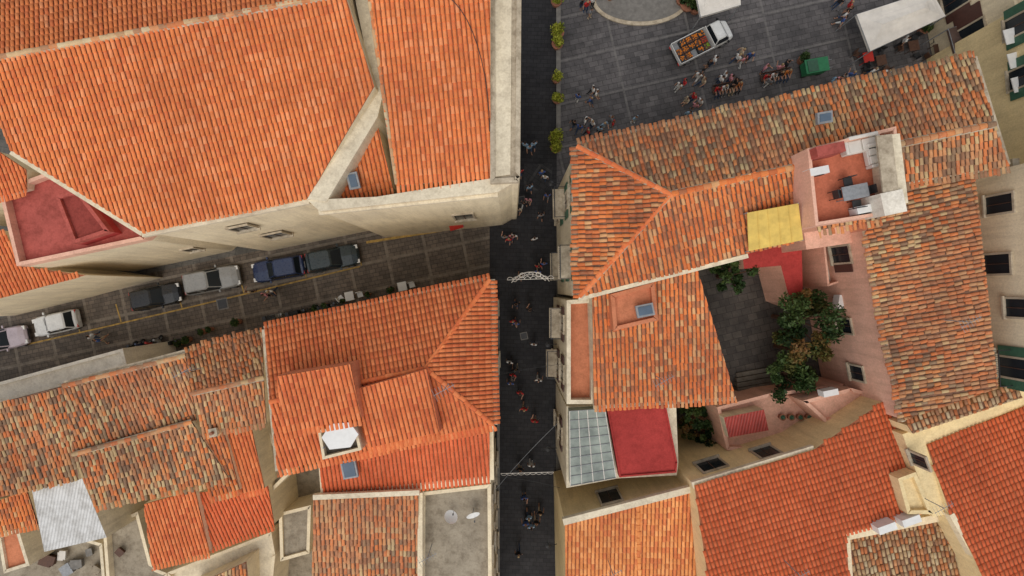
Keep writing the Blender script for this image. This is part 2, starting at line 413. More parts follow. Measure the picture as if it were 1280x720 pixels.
def dish(px,py,z,parent=None,az=.6,r=.42):
    m=MB(); c=P(px,py,z); m.rod(c,c+Vector((0,0,.7)),.03,'metal_grey')
    top=c+Vector((0,0,.8)); R=Matrix.Rotation(az,3,'Z')@Matrix.Rotation(math.radians(50),3,'X')
    n=16;vs=[top]
    for k in(1,2,3):
        rr=r*k/3
        for i in range(n):
            a=2*math.pi*i/n; vs.append(top+R@Vector((rr*math.cos(a),rr*math.sin(a),rr*rr*.5)))
    fs=[(0,1+i,1+(i+1)%n) for i in range(n)]
    for k in range(2):
        for i in range(n): fs.append((1+k*n+i,1+(k+1)*n+i,1+(k+1)*n+(i+1)%n,1+k*n+(i+1)%n))
    m.add(vs,fs,'white_paint'); f=top+R@Vector((0,0,r*1.1)); m.rod(top+R@Vector((0,-r,.1)),f,.015,'metal_grey'); m.box(f,(.08,.08,.12),'metal_dark')
    m.done('satellite_dish',parent)
def antenna(px,py,z,parent=None,h=1.8):
    m=MB(); c=P(px,py,z); t=c+Vector((0,0,h)); m.rod(c,t,.025,'metal_grey')
    d=Vector((math.cos(.5),math.sin(.5),0)); e=Vector((-d.y,d.x,0)); m.rod(t-d*.6,t+d*.6,.015,'metal_grey')
    for i in range(7): p=t+d*(-.55+i*.18); m.rod(p-e*(.35-i*.03),p+e*(.35-i*.03),.009,'metal_grey',4)
    m.done('tv_antenna',parent)
# ---------------------------------------------------------------- ground
def sheet(name,pts,z,mat):
    q=ccw([(P(x,y,0).x,P(x,y,0).y) for x,y in pts]); return mesh(name,[(x,y,z) for x,y in q],[tuple(range(len(q)))],[mat])
mesh('ground',[(-1500,-1500,0),(1500,-1500,0),(1500,1500,0),(-1500,1500,0)],[(0,1,2,3)],['ground_mix'])
sheet('plaza_pavement',[(690,-250),(1300,-250),(1300,160),(690,300)],.004,'plaza_paving')
sheet('side_street',[(-300,470),(0,398),(170,345),(470,283),(640,255),(640,380),(420,440),(0,520),(-300,600)],.004,'side_street_stone')
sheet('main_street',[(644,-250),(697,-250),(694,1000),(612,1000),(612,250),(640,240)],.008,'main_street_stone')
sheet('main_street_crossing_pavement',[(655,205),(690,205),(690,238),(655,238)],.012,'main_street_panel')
m=MB()
def kerb(pts,w,h,mat,mm):
    for i in range(len(pts)-1):
        a=P(*pts[i]);b=P(*pts[i+1]);d=(b-a).normalized();n=Vector((-d.y,d.x,0))*w/2
        mm.prism([(a-n).xy,(b-n).xy,(b+n).xy,(a+n).xy],-.01,h,mat)
kerb([(698,-240),(698,165)],.35,.10,'stone_line',m); kerb([(649,-240),(649,190)],.2,.10,'stone_line',m)
kerb([(623,400),(623,990)],.22,.10,'stone_line',m)
m.done('street_kerb')
m=MB()
def paint(pts,w,z,mm,mat='yellow_paint'):
    for i in range(len(pts)-1):
        a=P(*pts[i]);b=P(*pts[i+1]);d=(b-a).normalized();n=Vector((-d.y,d.x,0))*w/2
        q=[(a-n),(b-n),(b+n),(a+n)]; mm.add([(v.x,v.y,z+i*.001) for v in q],[(0,1,2,3)],mat)
paint([(-100,462),(0,438),(130,409),(250,381),(450,333)],.12,.012,m); paint([(458,303),(552,288)],.2,.012,m)
for x,y in((30,430),(100,415),(152,404),(228,386),(305,366),(383,347),(452,332)): paint([(x,y),(x-7,y-24)],.10,.017,m)
m.done('parking_line_marking')
m=MB()
for x,y,s in((278,380,.9),(652,250,.6),(655,420,.6),(880,150,.7)):
    m.box(P(x,y,.02),(s,s,.03),'stone_line',rot=.2); m.box(P(x,y,.035),(s*.8,s*.8,.014),'metal_dark',rot=.2)
m.done('manhole_cover')
# ---------------------------------------------------------------- seminary (top-left)
B=empty('church_seminary_building')
S1=block(B,[(-30,77),(431,-8),(468,108),(385,248),(178,290),(14,188)],((178,292),(385,250)),15,11,'tile_church','stucco_cream',name='main_south_roof')
rA,rB=S1.hit(-30,77),S1.hit(431,-8)
caps('ridge_caps',rA,rB,'tile_pale',B,.13)
Nn=block(B,[(-30,77),(431,-8),(418,-90),(-60,0)],(rA,rB),0,-11,'tile_church','stucco_cream',name='main_north_roof')
flat(B,[(432,-60),(452,-60),(480,112),(466,108)],15.15,'stucco_pale','stucco_pale',name='parapet_walk')
flat(B,[(466,107),(480,112),(472,146),(408,252),(384,249)],15.12,'stucco_pale','stucco_pale',name='parapet_walk')
block(B,[(470,148),(491,234),(405,250)],((405,250),(491,234)),13.6,10,'tile_church',name='link_roof')
S2=block(B,[(456,-60),(613,-60),(613,222),(495,232),(479,130)],((495,232),(613,222)),15,9,'tile_church',name='east_roof')
caps('east_roof_verge',S2.hit(459,-20),S2.hit(481,130),'tile_pale',B,.09); caps('east_roof_verge',S2.hit(481,130),S2.hit(496,230),'tile_pale',B,.09)
flat(B,[(613,-60),(652,-60),(650,222),(648,228),(613,230)],15.3,'stone_parapet','stucco_cream',name='east_parapet',para=.18,pw=.25,pmat='stone_parapet')
flat(B,[(613,-60),(640,-60),(638,218),(613,222)],15.36,'stucco_pale','stucco_cream',base=15,name='east_gutter')
flat(B,[(384,250),(470,246),(613,223),(646,226),(622,240),(400,264)],15.05,'stucco_pale','stucco_cream',name='south_cornice')
trim(B,[(398,264),(622,241)],14.6,.4,.25,'stucco_pale')
trim(B,[(177,293),(386,251)],14.85,.3,.3,'stucco_pale')
trim(B,[(470,277),(616,257)],8.2,.2,.2,'stucco_pale','string_course')
trim(B,[(13,190),(177,292)],14.9,.25,.25,'stucco_pale')
winpx(B,(178,292),(385,250),15,[(345,293,1.3,1.6,None),(303,284,1.1,1.3,None)])
winpx(B,(400,264),(622,240),15,[(580,270,1.2,2.4,None)])
skylight(442,226,14.2,.6,.9,.2,B)
m=MB()
for i in range(12):
    t0=i/12;t1=(i+1)/12
    f=lambda t:S2.hit(540+72*math.sin(t*math.pi/2),-10+175*(1-math.cos(t*math.pi/2)))+Vector((0,0,.11))
    m.rod(f(t0),f(t1),.02,'cable_black',4)
m.done('lightning_cable',B)
facade(B,(652,-60),(650,222),15,4,4,3.5,sh=None)
B=empty('terrace_house')
flat(B,[(8,240),(100,205),(215,275),(187,300),(30,333)],10,'faded_red_floor','stucco_cream',para=.5,pmat='stucco_pink',name='red_terrace')
flat(B,[(72,246),(100,238),(140,290),(95,305)],10.9,'recess_shade_red','red_floor',base=10,name='stair_recess',para=.2,pmat='faded_red_floor')  # raised block for the stair hole, its shade painted into the top
block(B,[(-100,205),(0,190),(33,212),(34,236),(0,245),(-100,270)],((34,236),(-100,268)),10.5,10,'tile_new')
block(B,[(-120,312),(4,288),(28,333),(107,344),(0,373),(-120,402)],((0,373),(107,344)),8,12,'tile_new')
winpx(B,(30,333),(187,300),10,[(240,311,.8,1.2,None)])
# ---------------------------------------------------------------- corner house
B=empty('corner_house')
z=13
r=block(B,[(330,412),(612,350),(532,460),(338,502)],((330,412),(612,350)),z,13,'tile_new',name='north_roof',jit=.2,cap=[((338,502),(532,460)),((532,460),(612,350))])
r3=block(B,[(338,502),(532,460),(616,530),(347,588)],((347,588),(616,530)),z,13,'tile_new',name='south_roof',jit=.2)
r2=block(B,[(612,350),(616,530),(532,460)],((612,350),(616,530)),z,17,'tile_new',name='east_roof',jit=.2,cap=[((532,460),(616,530))])
trim(B,[(330,411),(612,349)],12.85,.3,.18,'stucco_pale'); trim(B,[(615,349),(618,531)],12.85,.35,.2,'stucco_pale'); trim(B,[(329,412),(346,589)],13.1,.18,.2,'stone_parapet')
block(B,[(346,470),(438,455),(452,522),(354,541)],((354,541),(452,522)),14.9,9,'tile_new','salmon_floor',base=12,name='raised_roof',jit=.2)
block(B,[(446,486),(533,461),(550,540),(460,560)],((460,560),(550,540)),14.1,6,'tile_new','salmon_floor',base=12,name='raised_roof',jit=.1)
flat(B,[(400,536),(446,527),(454,560),(406,572)],14.0,'concrete_dark','stucco_cream',base=11,para=.35,name='roof_well',pw=.15)
m=MB(); m.prism([P(x,y,14.9).xy for x,y in((402,547),(413,530),(437,528),(448,543),(438,559),(412,562))],14.75,14.9,'white_paint')
for x,y in((410,555),(440,552),(415,535),(438,533)): m.rod(P(x,y,14),P(x,y,14)+Vector((0,0,.76)),.04,'metal_grey')
m.done('roof_canopy',B)
facade(B,(612,350),(616,530),z,3,4,sh=None)
facade(B,(330,412),(612,350),z,3,4)
B=empty('courtyard_house')
r=block(B,[(398,560),(612,520),(612,597),(403,617)],((403,617),(612,597)),11,9,'tile_red',name='roof',jit=.2)
trim(B,[(403,620),(613,599)],11.0,.4,.3,'stucco_cream'); trim(B,[(614,530),(615,600)],11.02,.25,.25,'stucco_cream')
trim(B,[(400,578),(403,618)],11.1,.2,.25,'stucco_cream')
skylight(437,586,11.6,.9,1.1,math.radians(10),B,5)
flat(B,[(528,612),(614,602),(616,860),(526,860)],10,'concrete','stucco_cream',para=.45,name='roof_terrace')
block(B,[(392,624),(523,618),(523,860),(388,860)],((392,860),(523,860)),9.4,8,'tile_old',name='old_roof',jit=.8)
trim(B,[(391,622),(524,616)],11.5,.3,.3,'stucco_pale'); trim(B,[(525,616),(525,850)],11.0,.3,1.2,'stucco_cream')
dish(565,640,10,B,2.6); dish(592,636,10,B,.4); antenna(540,680,10,B)
facade(B,(614,602),(616,860),10,3,3,sh=None)
flat(B,[(346,595),(398,580),(403,620),(392,640),(388,860),(345,860)],3,'concrete','stucco_pale',name='alley_floor')
flat(B,[(350,640),(390,630),(388,690),(352,700)],5.5,'concrete','stucco_cream',name='shed_roof',para=.2)
# ---------------------------------------------------------------- old quarter
B=empty('old_stone_house')
block(B,[(-120,532),(0,503),(82,482),(98,600),(0,622),(-120,650)],((98,600),(0,622)),9,9,'tile_old',jit=.9,name='roof')
flat(B,[(-150,525),(0,478),(157,435),(162,455),(80,482),(0,503),(-150,542)],5.5,'stucco_white','stucco_white',name='front_terrace',para=.3)
B=empty('old_stone_house')
r=block(B,[(80,480),(232,442),(246,525),(92,568)],((92,568),(246,525)),9.6,10,'tile_old',jit=.9,name='roof',cap=[((80,482),(232,444))])
block(B,[(232,442),(328,415),(330,472),(240,492)],((232,442),(328,415)),10.3,9,'tile_old',jit=.9,name='north_roof',cap=[((240,492),(330,472))])
block(B,[(240,492),(330,472),(333,528),(252,540)],((252,540),(333,528)),10.1,9,'tile_old',jit=.9,name='south_roof')
trim(B,[(80,479),(328,414)],10.1,.25,.2,'stone_parapet')
facade(B,(232,442),(328,415),10,3,3)
B=empty('old_stone_house')
block(B,[(92,568),(240,527),(286,597),(118,632)],((118,632),(286,597)),9.3,9,'tile_old',jit=.9,name='roof',cap=[((92,568),(240,527))])
block(B,[(250,542),(280,538),(300,612),(262,622)],((262,622),(300,612)),9,8,'tile_mid',jit=.5,name='side_roof')
block(B,[(280,538),(314,532),(331,610),(300,617)],((300,617),(331,610)),8.6,8,'tile_new',name='side_roof')
flat(B,[(314,535),(335,528),(365,590),(345,610),(331,612)],6.5,'concrete','stucco_cream',name='terrace',para=.4)
chimney(268,540,10.3,B,.4,.8)
B=empty('tin_roof_house')
block(B,[(38,605),(98,588),(133,672),(55,690)],((55,690),(133,672)),8,7,'corrugated_white','stucco_pale',tile=False,name='tin_roof')
block(B,[(0,625),(34,612),(48,655),(0,664)],((0,664),(48,655)),7.5,8,'tile_mid',name='roof')
block(B,[(-100,640),(0,625),(0,664),(-100,690)],((0,664),(-100,690)),7.5,8,'tile_mid',name='roof')
B=empty('red_roof_house')
block(B,[(180,630),(244,612),(262,690),(190,706)],((190,706),(262,690)),7.6,7,'tile_new','stucco_cream',name='roof',jit=.1)
block(B,[(244,616),(335,606),(343,655),(262,684)],((262,684),(343,655)),7.2,7,'tile_red','stucco_cream',name='roof',jit=.3)
flat(B,[(135,655),(178,636),(196,705),(214,712),(214,860),(150,860)],5,'concrete','stucco_cream',name='terrace',para=.5)
flat(B,[(214,712),(342,662),(347,690),(330,860),(214,860)],5.5,'stucco_pale','stucco_cream',name='terrace',para=.4)
block(B,[(235,735),(308,702),(325,860),(235,860)],((235,860),(325,860)),6,8,'tile_old',jit=.9,name='roof')
flat(B,[(-100,670),(50,650),(135,675),(150,860),(-100,860)],3,'concrete','stucco_pale',name='yard_floor',para=.6)
flat(B,[(0,668),(26,660),(40,705),(8,715)],5,'salmon_floor','stucco_pale',base=0,name='shed',para=.2)
m=MB()
for x,y,s,mt in((60,700,.9,'wood_dark'),(78,694,.6,'awning_white'),(95,705,.8,'stone_line'),(112,690,.5,'stone_line'),(50,680,.5,'shutter_green'),(84,712,.8,'metal_grey'),(150,690,.5,'wood_dark'),(120,712,.6,'concrete')):
    zz=5 if x>135 else 3
    m.box(P(x,y,zz+s*.35),(s,s*.7,s*.7),mt,rot=x*.1); m.box(P(x,y,zz+s*.72),(s*1.06,s*.76,.04),mt,rot=x*.1)
m.done('storage_crates',B)
facade(B,(178,636),(196,705),7,2.5,2,sh='shutter_green')
# ---------------------------------------------------------------- plaza house
B=empty('plaza_palazzo')
z=14.5
n_=block(B,[(722,183),(1218,73),(1243,155),(838,243)],((722,183),(1218,73)),z,13,'tile_old','stucco_pale',jit=.8,name='north_roof')
s_=block(B,[(838,243),(1001,208),(1003,300),(935,317),(725,371)],((725,371),(935,317)),z,13,'tile_mid','stucco_pale',jit=.6,name='south_roof',cap=[((838,243),(725,371))],capmat='tile_new')
w_=block(B,[(722,183),(838,243),(725,371)],((722,183),(725,371)),z,13.5,'tile_mid','stucco_pale',jit=.7,name='west_roof',cap=[((722,183),(838,243))],capmat='tile_new')
caps('ridge_caps',n_.hit(838,243),n_.hit(1001,207),'tile_mid',B,.16); caps('ridge_caps',n_.hit(1110,183),n_.hit(1243,155),'tile_old',B,.16)
block(B,[(1112,183),(1243,155),(1260,207),(1120,230)],((1120,230),(1260,207)),z+.1,11,'tile_old','stucco_pale',jit=.8,name='south_roof')
trim(B,[(722,181),(1218,71),(1260,206)],z-.2,.3,.2,'stone_parapet'); trim(B,[(719,183),(722,371)],z-.15,.45,.25,'stone_parapet'); trim(B,[(723,373),(935,319)],z-.2,.3,.2,'stucco_pale')
facade(B,(722,183),(725,371),z,3.1,4,3.4,balc=True,sh='shutter_green')
facade(B,(722,183),(1218,73),z,3.5,4,3.4)
flat(B,[(1000,190),(1108,163),(1121,266),(1010,284)],16.2,'terra_floor','stucco_pink',base=10,para=.7,name='roof_terrace',pw=.16,pmat='stucco_pink')
skylight(1030,147,15.5,.8,.6,math.radians(10),B)
m=MB(); q=[P(934,266,15.4),P(998,254,15.9),P(1004,300,15.5),P(936,314,15.0)]
m.add(q+[v-Vector((0,0,.05)) for v in q],[(3,2,1,0),(4,5,6,7),(0,1,5,4),(1,2,6,5),(2,3,7,6),(3,0,4,7)],'awning_yellow')
for v in q: m.rod(v-Vector((0,0,2)),v,.03,'metal_grey')
for t in(.2,.4,.6,.8):
    m.rod(q[0].lerp(q[1],t)+Vector((0,0,.02)),q[3].lerp(q[2],t)+Vector((0,0,.02)),.02,'awning_yellow')
m.done('awning_canopy',B)
def sofa(px,py,z,rot,l=1.8,mat='awning_white'):
    m=MB(); c=P(px,py,z); R=Matrix.Rotation(rot,3,'Z')
    m.box(c+Vector((0,0,.22)),(l,.8,.34),mat,rot=rot); m.box(c+R@Vector((0,.36,.55)),(l,.18,.4),mat,rot=rot)
    for s in(-1,1): m.box(c+R@Vector((s*(l/2+.08),0,.33)),(.16,.82,.56),mat,rot=rot)
    for s in(-.25,.25): m.box(c+R@Vector((s*l,-.06,.44)),(l*.46,.62,.12),mat,rot=rot)
    o=m.done('sofa'); b=o.modifiers.new('b','BEVEL'); b.width=.04; return o
def chair(px,py,z,rot,mat='white_paint',p3=None):
    m=MB(); c=p3 or P(px,py,z); R=Matrix.Rotation(rot,3,'Z')
    m.box(c+Vector((0,0,.45)),(.44,.44,.05),mat,rot=rot); m.box(c+R@Vector((0,.2,.7)),(.44,.04,.45),mat,rot=rot)
    for a in(-1,1):
        for b in(-1,1): m.rod(c+R@Vector((a*.19,b*.19,0)),c+R@Vector((a*.19,b*.19,.44)),.02,mat)
    m.done('chair')
def table(px,py,z,rot,w=1.2,l=.8,mat='white_paint'):
    m=MB(); c=P(px,py,z); R=Matrix.Rotation(rot,3,'Z'); m.box(c+Vector((0,0,.74)),(w,l,.04),mat,rot=rot)
    for a in(-1,1):
        for b in(-1,1): m.rod(c+R@Vector((a*(w/2-.08),b*(l/2-.08),0)),c+R@Vector((a*(w/2-.08),b*(l/2-.08),.72)),.025,mat)
    m.done('table')
sofa(1070,183,16.2,math.radians(12),1.5); sofa(1088,196,16.2,math.radians(-78),.9); table(1058,243,16.2,.2,1.3,.7,'metal_grey')
for dx,dy,r_ in((-18,2,1.8),(18,-3,-1.4),(-5,-14,.2),(6,14,3.3)): chair(1058+dx,243+dy,16.2,r_,'metal_dark')
m=MB(); m.box(P(1110,215,16.9),(.6,3.4,1.4),'stucco_pale',rot=math.radians(7)); m.box(P(1110,215,17.65),(.75,3.6,.1),'stone_parapet',rot=math.radians(7)); 
m.box(P(1104,256,17),(1.1,1.1,1.5),'stucco_white',rot=math.radians(12)); m.box(P(1030,190,16.9),(1.4,.5,1.2),'faded_red_floor',rot=math.radians(12)); m.done('stair_turret',B)
acunit(1020,215,16.2,.2); acunit(1078,262,16.2,.2)
block(B,[(1018,268),(1095,246),(1101,274),(1022,288)],((1022,288),(1101,274)),13.4,8,'tile_old','stucco_pink',name='side_roof',jit=.8)
# pink house
B=empty('pink_house')
r=block(B,[(1083,288),(1118,232),(1218,218),(1247,485),(1130,525)],((1083,288),(1130,525)),12.5,11,'tile_old','stucco_pink',name='roof',jit=.9)
trim(B,[(1083,288),(1130,527)],12.4,.25,.2,'stucco_pale')
winpx(B,(1083,288),(1130,525),12.5,[(1052,318,1.0,1.8,'shutter_brown'),(1056,407,.9,1.5,None),(1072,466,.9,1.3,None)])
flat(B,[(1004,284),(1083,268),(1090,300),(1008,312)],11,'stucco_pink','stucco_pink',name='wing')
flat(B,[(1020,300),(1040,297),(1044,352),(1026,358)],8,'stucco_white','stucco_pink',base=4,name='balcony',para=.8,pw=.12)
acunit(1048,378,8.2,1.4,B)
flat(B,[(928,318),(1002,300),(1004,384),(988,378),(976,332),(930,336)],8,'red_floor','stucco_pink',name='red_terrace')
B=empty('courtyard')
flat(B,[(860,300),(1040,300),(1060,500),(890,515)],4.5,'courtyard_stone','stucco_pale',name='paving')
m=MB()
for i in range(5): m.box(P(942,465+i*6,4.5+(i+1)*.085),(2.6,.30,(i+1)*.17),'concrete_dark',rot=math.radians(10))
m.done('steps',B)
B=empty('pink_terrace_house')
flat(B,[(893,507),(958,490),(1050,478),(1112,497),(1018,535),(1024,575),(960,560),(905,560)],7,'stucco_pink','stucco_pink',name='terrace',para=.5)
flat(B,[(1000,500),(1060,484),(1110,497),(1030,528)],8.8,'stucco_pink','stucco_pink',name='upper_terrace',para=.3)
block(B,[(905,522),(955,512),(961,538),(911,547)],((911,547),(961,538)),8.2,8,'corrugated_red','stucco_cream',tile=False,name='tin_roof')
acunit(1035,490,9,.2,B)
m=MB()
for i in range(5):
    c=P(975+i*11,520,7); m.cyl(c+Vector((0,0,.2)),.16,.4,'pot_clay',10,r2=.24); m.cyl(c+Vector((0,0,.45)),.2,.2,'shutter_green',7,r2=.08)
m.done('terrace_pots',B)
B=empty('street_house')
block(B,[(740,360),(868,325),(919,496),(742,507)],((742,507),(919,496)),11.2,8,'tile_mid','stucco_pale',name='roof',jit=.5)
trim(B,[(742,509),(920,498)],11.0,.25,.2,'stucco_pale')
flat(B,[(762,368),(816,353),(821,400),(766,413)],12.7,'salmon_floor','salmon_floor',base=10,para=.3,name='small_terrace')
skylight(806,388,13.2,1.0,.7,.2,B,0)
flat(B,[(707,375),(742,373),(742,502),(707,502)],10,'salmon_floor','stucco_pale',para=.7,name='strip_terrace',pw=.25)
facade(B,(707,375),(707,502),10,3,3,balc=True)
B=empty('greenhouse_house')
flat(B,[(708,508),(845,503),(848,578),(846,594),(772,598),(708,610)],8.6,'stucco_pale','stucco_pale',name='base')
flat(B,[(758,509),(832,507),(846,577),(845,590),(774,596)],9.1,'red_floor','red_floor',base=8.4,name='red_roof',para=.12,pw=.1)
m=MB(); q=[(712,514),(756,511),(770,597),(713,607)]; m.prism([P(x,y,9.6).xy for x,y in q],8.5,9.6,'greenhouse_glass')
a,b,c_,d_=[P(x,y,9.62) for x,y in q]
for i in range(5): t=i/4; m.rod(a.lerp(b,t),d_.lerp(c_,t),.03,'awning_white',4)
for i in range(9): t=i/8; m.rod(a.lerp(d_,t),b.lerp(c_,t),.03,'metal_grey',4)
m.done('glass_roof',B)
facade(B,(708,508),(708,610),8.6,3,2,balc=True)
B=empty('yellow_house')
block(B,[(706,652),(797,630),(803,860),(708,860)],((708,860),(803,860)),8.2,6,'tile_yellow','stucco_yellow',name='west_roof',cap=[((797,632),(802,850))])
block(B,[(797,630),(864,613),(905,860),(803,860)],((803,860),(905,860)),8.2,6,'tile_yellow','stucco_yellow',name='east_roof')
trim(B,[(704,653),(864,612)],10,.4,.35,'stucco_pale')
winpx(B,(706,652),(864,613),9.6,[(762,621,1.3,2.0,None)])
B=empty('yellow_house')
block(B,[(868,607),(1018,562),(1110,498),(1142,592),(1150,640),(1058,668),(1070,860),(905,860)],((868,607),(1018,562)),11,5,'tile_red','stucco_yellow',name='roof',jit=.2)
trim(B,[(866,607),(1018,561)],10.9,.4,.3,'stucco_pale')
winpx(B,(868,607),(1018,562),11,[(889,582,1.5,1.6,None),(958,566,1.2,1.6,None)])
acunit(925,585,9,.3,B)
flat(B,[(1118,596),(1140,588),(1162,640),(1130,640)],11.8,'stucco_yellow','stucco_yellow',name='balcony',para=.3)
B=empty('yellow_corner_house')
flat(B,[(1128,543),(1300,478),(1320,496),(1160,557),(1190,642),(1166,646)],12,'stucco_yellow','stucco_yellow',name='parapet_walk')
block(B,[(1158,556),(1320,492),(1320,860),(1262,860),(1226,712),(1188,642)],((1158,556),(1320,492)),12.05,5,'tile_red','stucco_yellow',name='roof',jit=.2,base=6)
block(B,[(1134,532),(1274,486),(1278,497),(1141,542)],((1134,532),(1274,486)),12.6,10,'tile_pale','stucco_yellow',name='porch_roof',jit=.8,base=9)
trim(B,[(1190,643),(1228,712)],12.5,.3,.5,'stucco_cream')
winpx(B,(1128,543),(1166,646),12,[(1150,575,.7,1.2,None)])
B=empty('old_stone_house')
block(B,[(1060,672),(1190,645),(1226,722),(1240,860),(1072,860)],((1060,672),(1190,645)),10.6,6,'tile_pale','stucco_cream',name='roof',jit=.8)
trim(B,[(1058,671),(1190,644)],10.9,.45,.5,'stucco_cream'); trim(B,[(1059,672),(1072,850)],11,.35,.5,'stucco_cream')
for x,y in((1104,657),(1134,648)): acunit(x,y,11.4,math.radians(20),B,1.15)
# far right palazzo
B=empty('cream_palazzo')
flat(B,[(1318,195),(1334,480),(1700,480),(1700,195)],16,'concrete','stucco_cream',para=.6,name='roof')
winpx(B,(1318,195),(1334,480),16,[(1247,330,1.1,1.7,None),(1268,460,1.1,1.8,'shutter_green','balcony'),(1250,255,1.0,1.7,None),(1275,385,1.0,1.6,None)])
trim(B,[(1270,198),(1284,478)],13,.4,.2,'stone_parapet','string_course')
B=empty('plaza_cafe_house')
flat(B,[(1240,-60),(1283,150),(1290,215),(1700,215),(1700,-60)],6.5,'stucco_cream','stucco_cream',para=.8,name='lower_roof')
flat(B,[(1400,-60),(1420,190),(1700,190),(1700,-60)],14,'concrete','stucco_yellow',name='upper_floor')
winpx(B,(1240,-60),(1283,150),6.5,[(1216,50,2.2,2.4,'shutter_brown'),(1195,0,1.2,2.2,'shutter_brown','win'),(1243,120,1.2,1.8,None,'balcony')])
winpx(B,(1400,-60),(1420,190),14,[(1275,30,1.2,2.0,'shutter_green'),(1280,95,1.2,2.0,'shutter_green')])
m=MB()
for i in range(3):
    m.box(P(1264+i*5,45+i*30,7.6),(.9,1.0,.06),'white_paint',rot=math.radians(15)); m.box(P(1264+i*5,45+i*30,7.05),(.1,.1,1.1),'metal_dark')
m.done('terrace_tables',B)
# ---------------------------------------------------------------- vegetation
def leaves(name,centers,mat,n=900,size=.16,parent=None,trunk=None):
    cs=np.array([c[:3] for c in centers]); rs=np.array([c[3] for c in centers])
    k=rng.integers(0,len(cs),n); d=rng.normal(0,1,(n,3)); d/=np.linalg.norm(d,axis=1)[:,None]
    rad=rng.random(n)**.45; p=cs[k]+d*(rs[k]*rad)[:,None]*np.array([1,1,.8])
    a=rng.normal(0,1,(n,3)); a/=np.linalg.norm(a,axis=1)[:,None]; b=np.cross(a,rng.normal(0,1,(n,3))); b/=np.linalg.norm(b,axis=1)[:,None]
    s=size*(.5+rng.random(n))[:,None]
    V=np.stack([p-a*s,p-b*s*.5,p+a*s,p+b*s*.5],1).reshape(-1,3)
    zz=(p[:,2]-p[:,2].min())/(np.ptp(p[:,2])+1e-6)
    rv=np.clip(zz*.5+rng.random(n)*.4+.25*np.sin(k*2.3),0,1)  # leaf tone rises with height in the crown, plus random scatter
    return mesh(name,V.tolist(),[(4*i,4*i+1,4*i+2,4*i+3) for i in range(n)],[mat],None,parent,rv)
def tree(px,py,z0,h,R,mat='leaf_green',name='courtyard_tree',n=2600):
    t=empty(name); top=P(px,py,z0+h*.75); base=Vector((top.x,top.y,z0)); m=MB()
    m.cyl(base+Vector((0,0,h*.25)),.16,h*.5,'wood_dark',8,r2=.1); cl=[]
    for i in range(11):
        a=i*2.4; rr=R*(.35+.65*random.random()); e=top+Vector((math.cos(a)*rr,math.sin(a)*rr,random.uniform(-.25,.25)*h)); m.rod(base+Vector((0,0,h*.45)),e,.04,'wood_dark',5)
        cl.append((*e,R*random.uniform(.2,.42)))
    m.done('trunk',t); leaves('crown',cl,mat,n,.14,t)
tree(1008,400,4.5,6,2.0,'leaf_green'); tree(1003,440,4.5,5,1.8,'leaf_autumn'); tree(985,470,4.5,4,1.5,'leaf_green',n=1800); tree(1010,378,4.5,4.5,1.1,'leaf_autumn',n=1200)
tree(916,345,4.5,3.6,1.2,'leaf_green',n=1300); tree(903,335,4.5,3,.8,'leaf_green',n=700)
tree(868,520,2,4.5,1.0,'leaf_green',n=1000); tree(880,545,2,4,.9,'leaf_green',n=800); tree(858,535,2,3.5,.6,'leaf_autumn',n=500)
def planter(px,py,z0,r,mat,name='potted_shrub',pot='pot_clay'):
    e=empty(name); c=P(px,py,z0); m=MB(); m.cyl(c+Vector((0,0,.25)),r*.55,.5,pot,14,r2=r*.7); m.cyl(c+Vector((0,0,.5)),r*.76,.08,pot,14); m.done('pot',e)
    cl=[(c.x+random.uniform(-.3,.3)*r,c.y+random.uniform(-.3,.3)*r,c.z+.55+r*.7+random.uniform(-.2,.3)*r,r*random.uniform(.55,.85)) for _ in range(5)]
    leaves('foliage',cl,mat,int(500*r/.5),.09,e)
for x,y,r in((695,5,.6),(697,44,.65),(696,58,.6),(695,101,.5),(696,126,.55),(694,174,.68),(694,187,.55)): planter(x,y,0,r,'leaf_lime','potted_boxwood')
for x,y in((228,428),(238,424),(258,414),(266,411),(300,402),(398,386),(410,382),(432,376),(462,368),(490,362)): planter(x,y,0,random.uniform(.25,.4),'leaf_green')
planter(352,640,3,.5,'leaf_green'); planter(360,600,3,.5,'leaf_green')
for x,y in((1000,77),(1185,52),(1150,40),(1190,68)): planter(x,y,0,.5,'leaf_green')
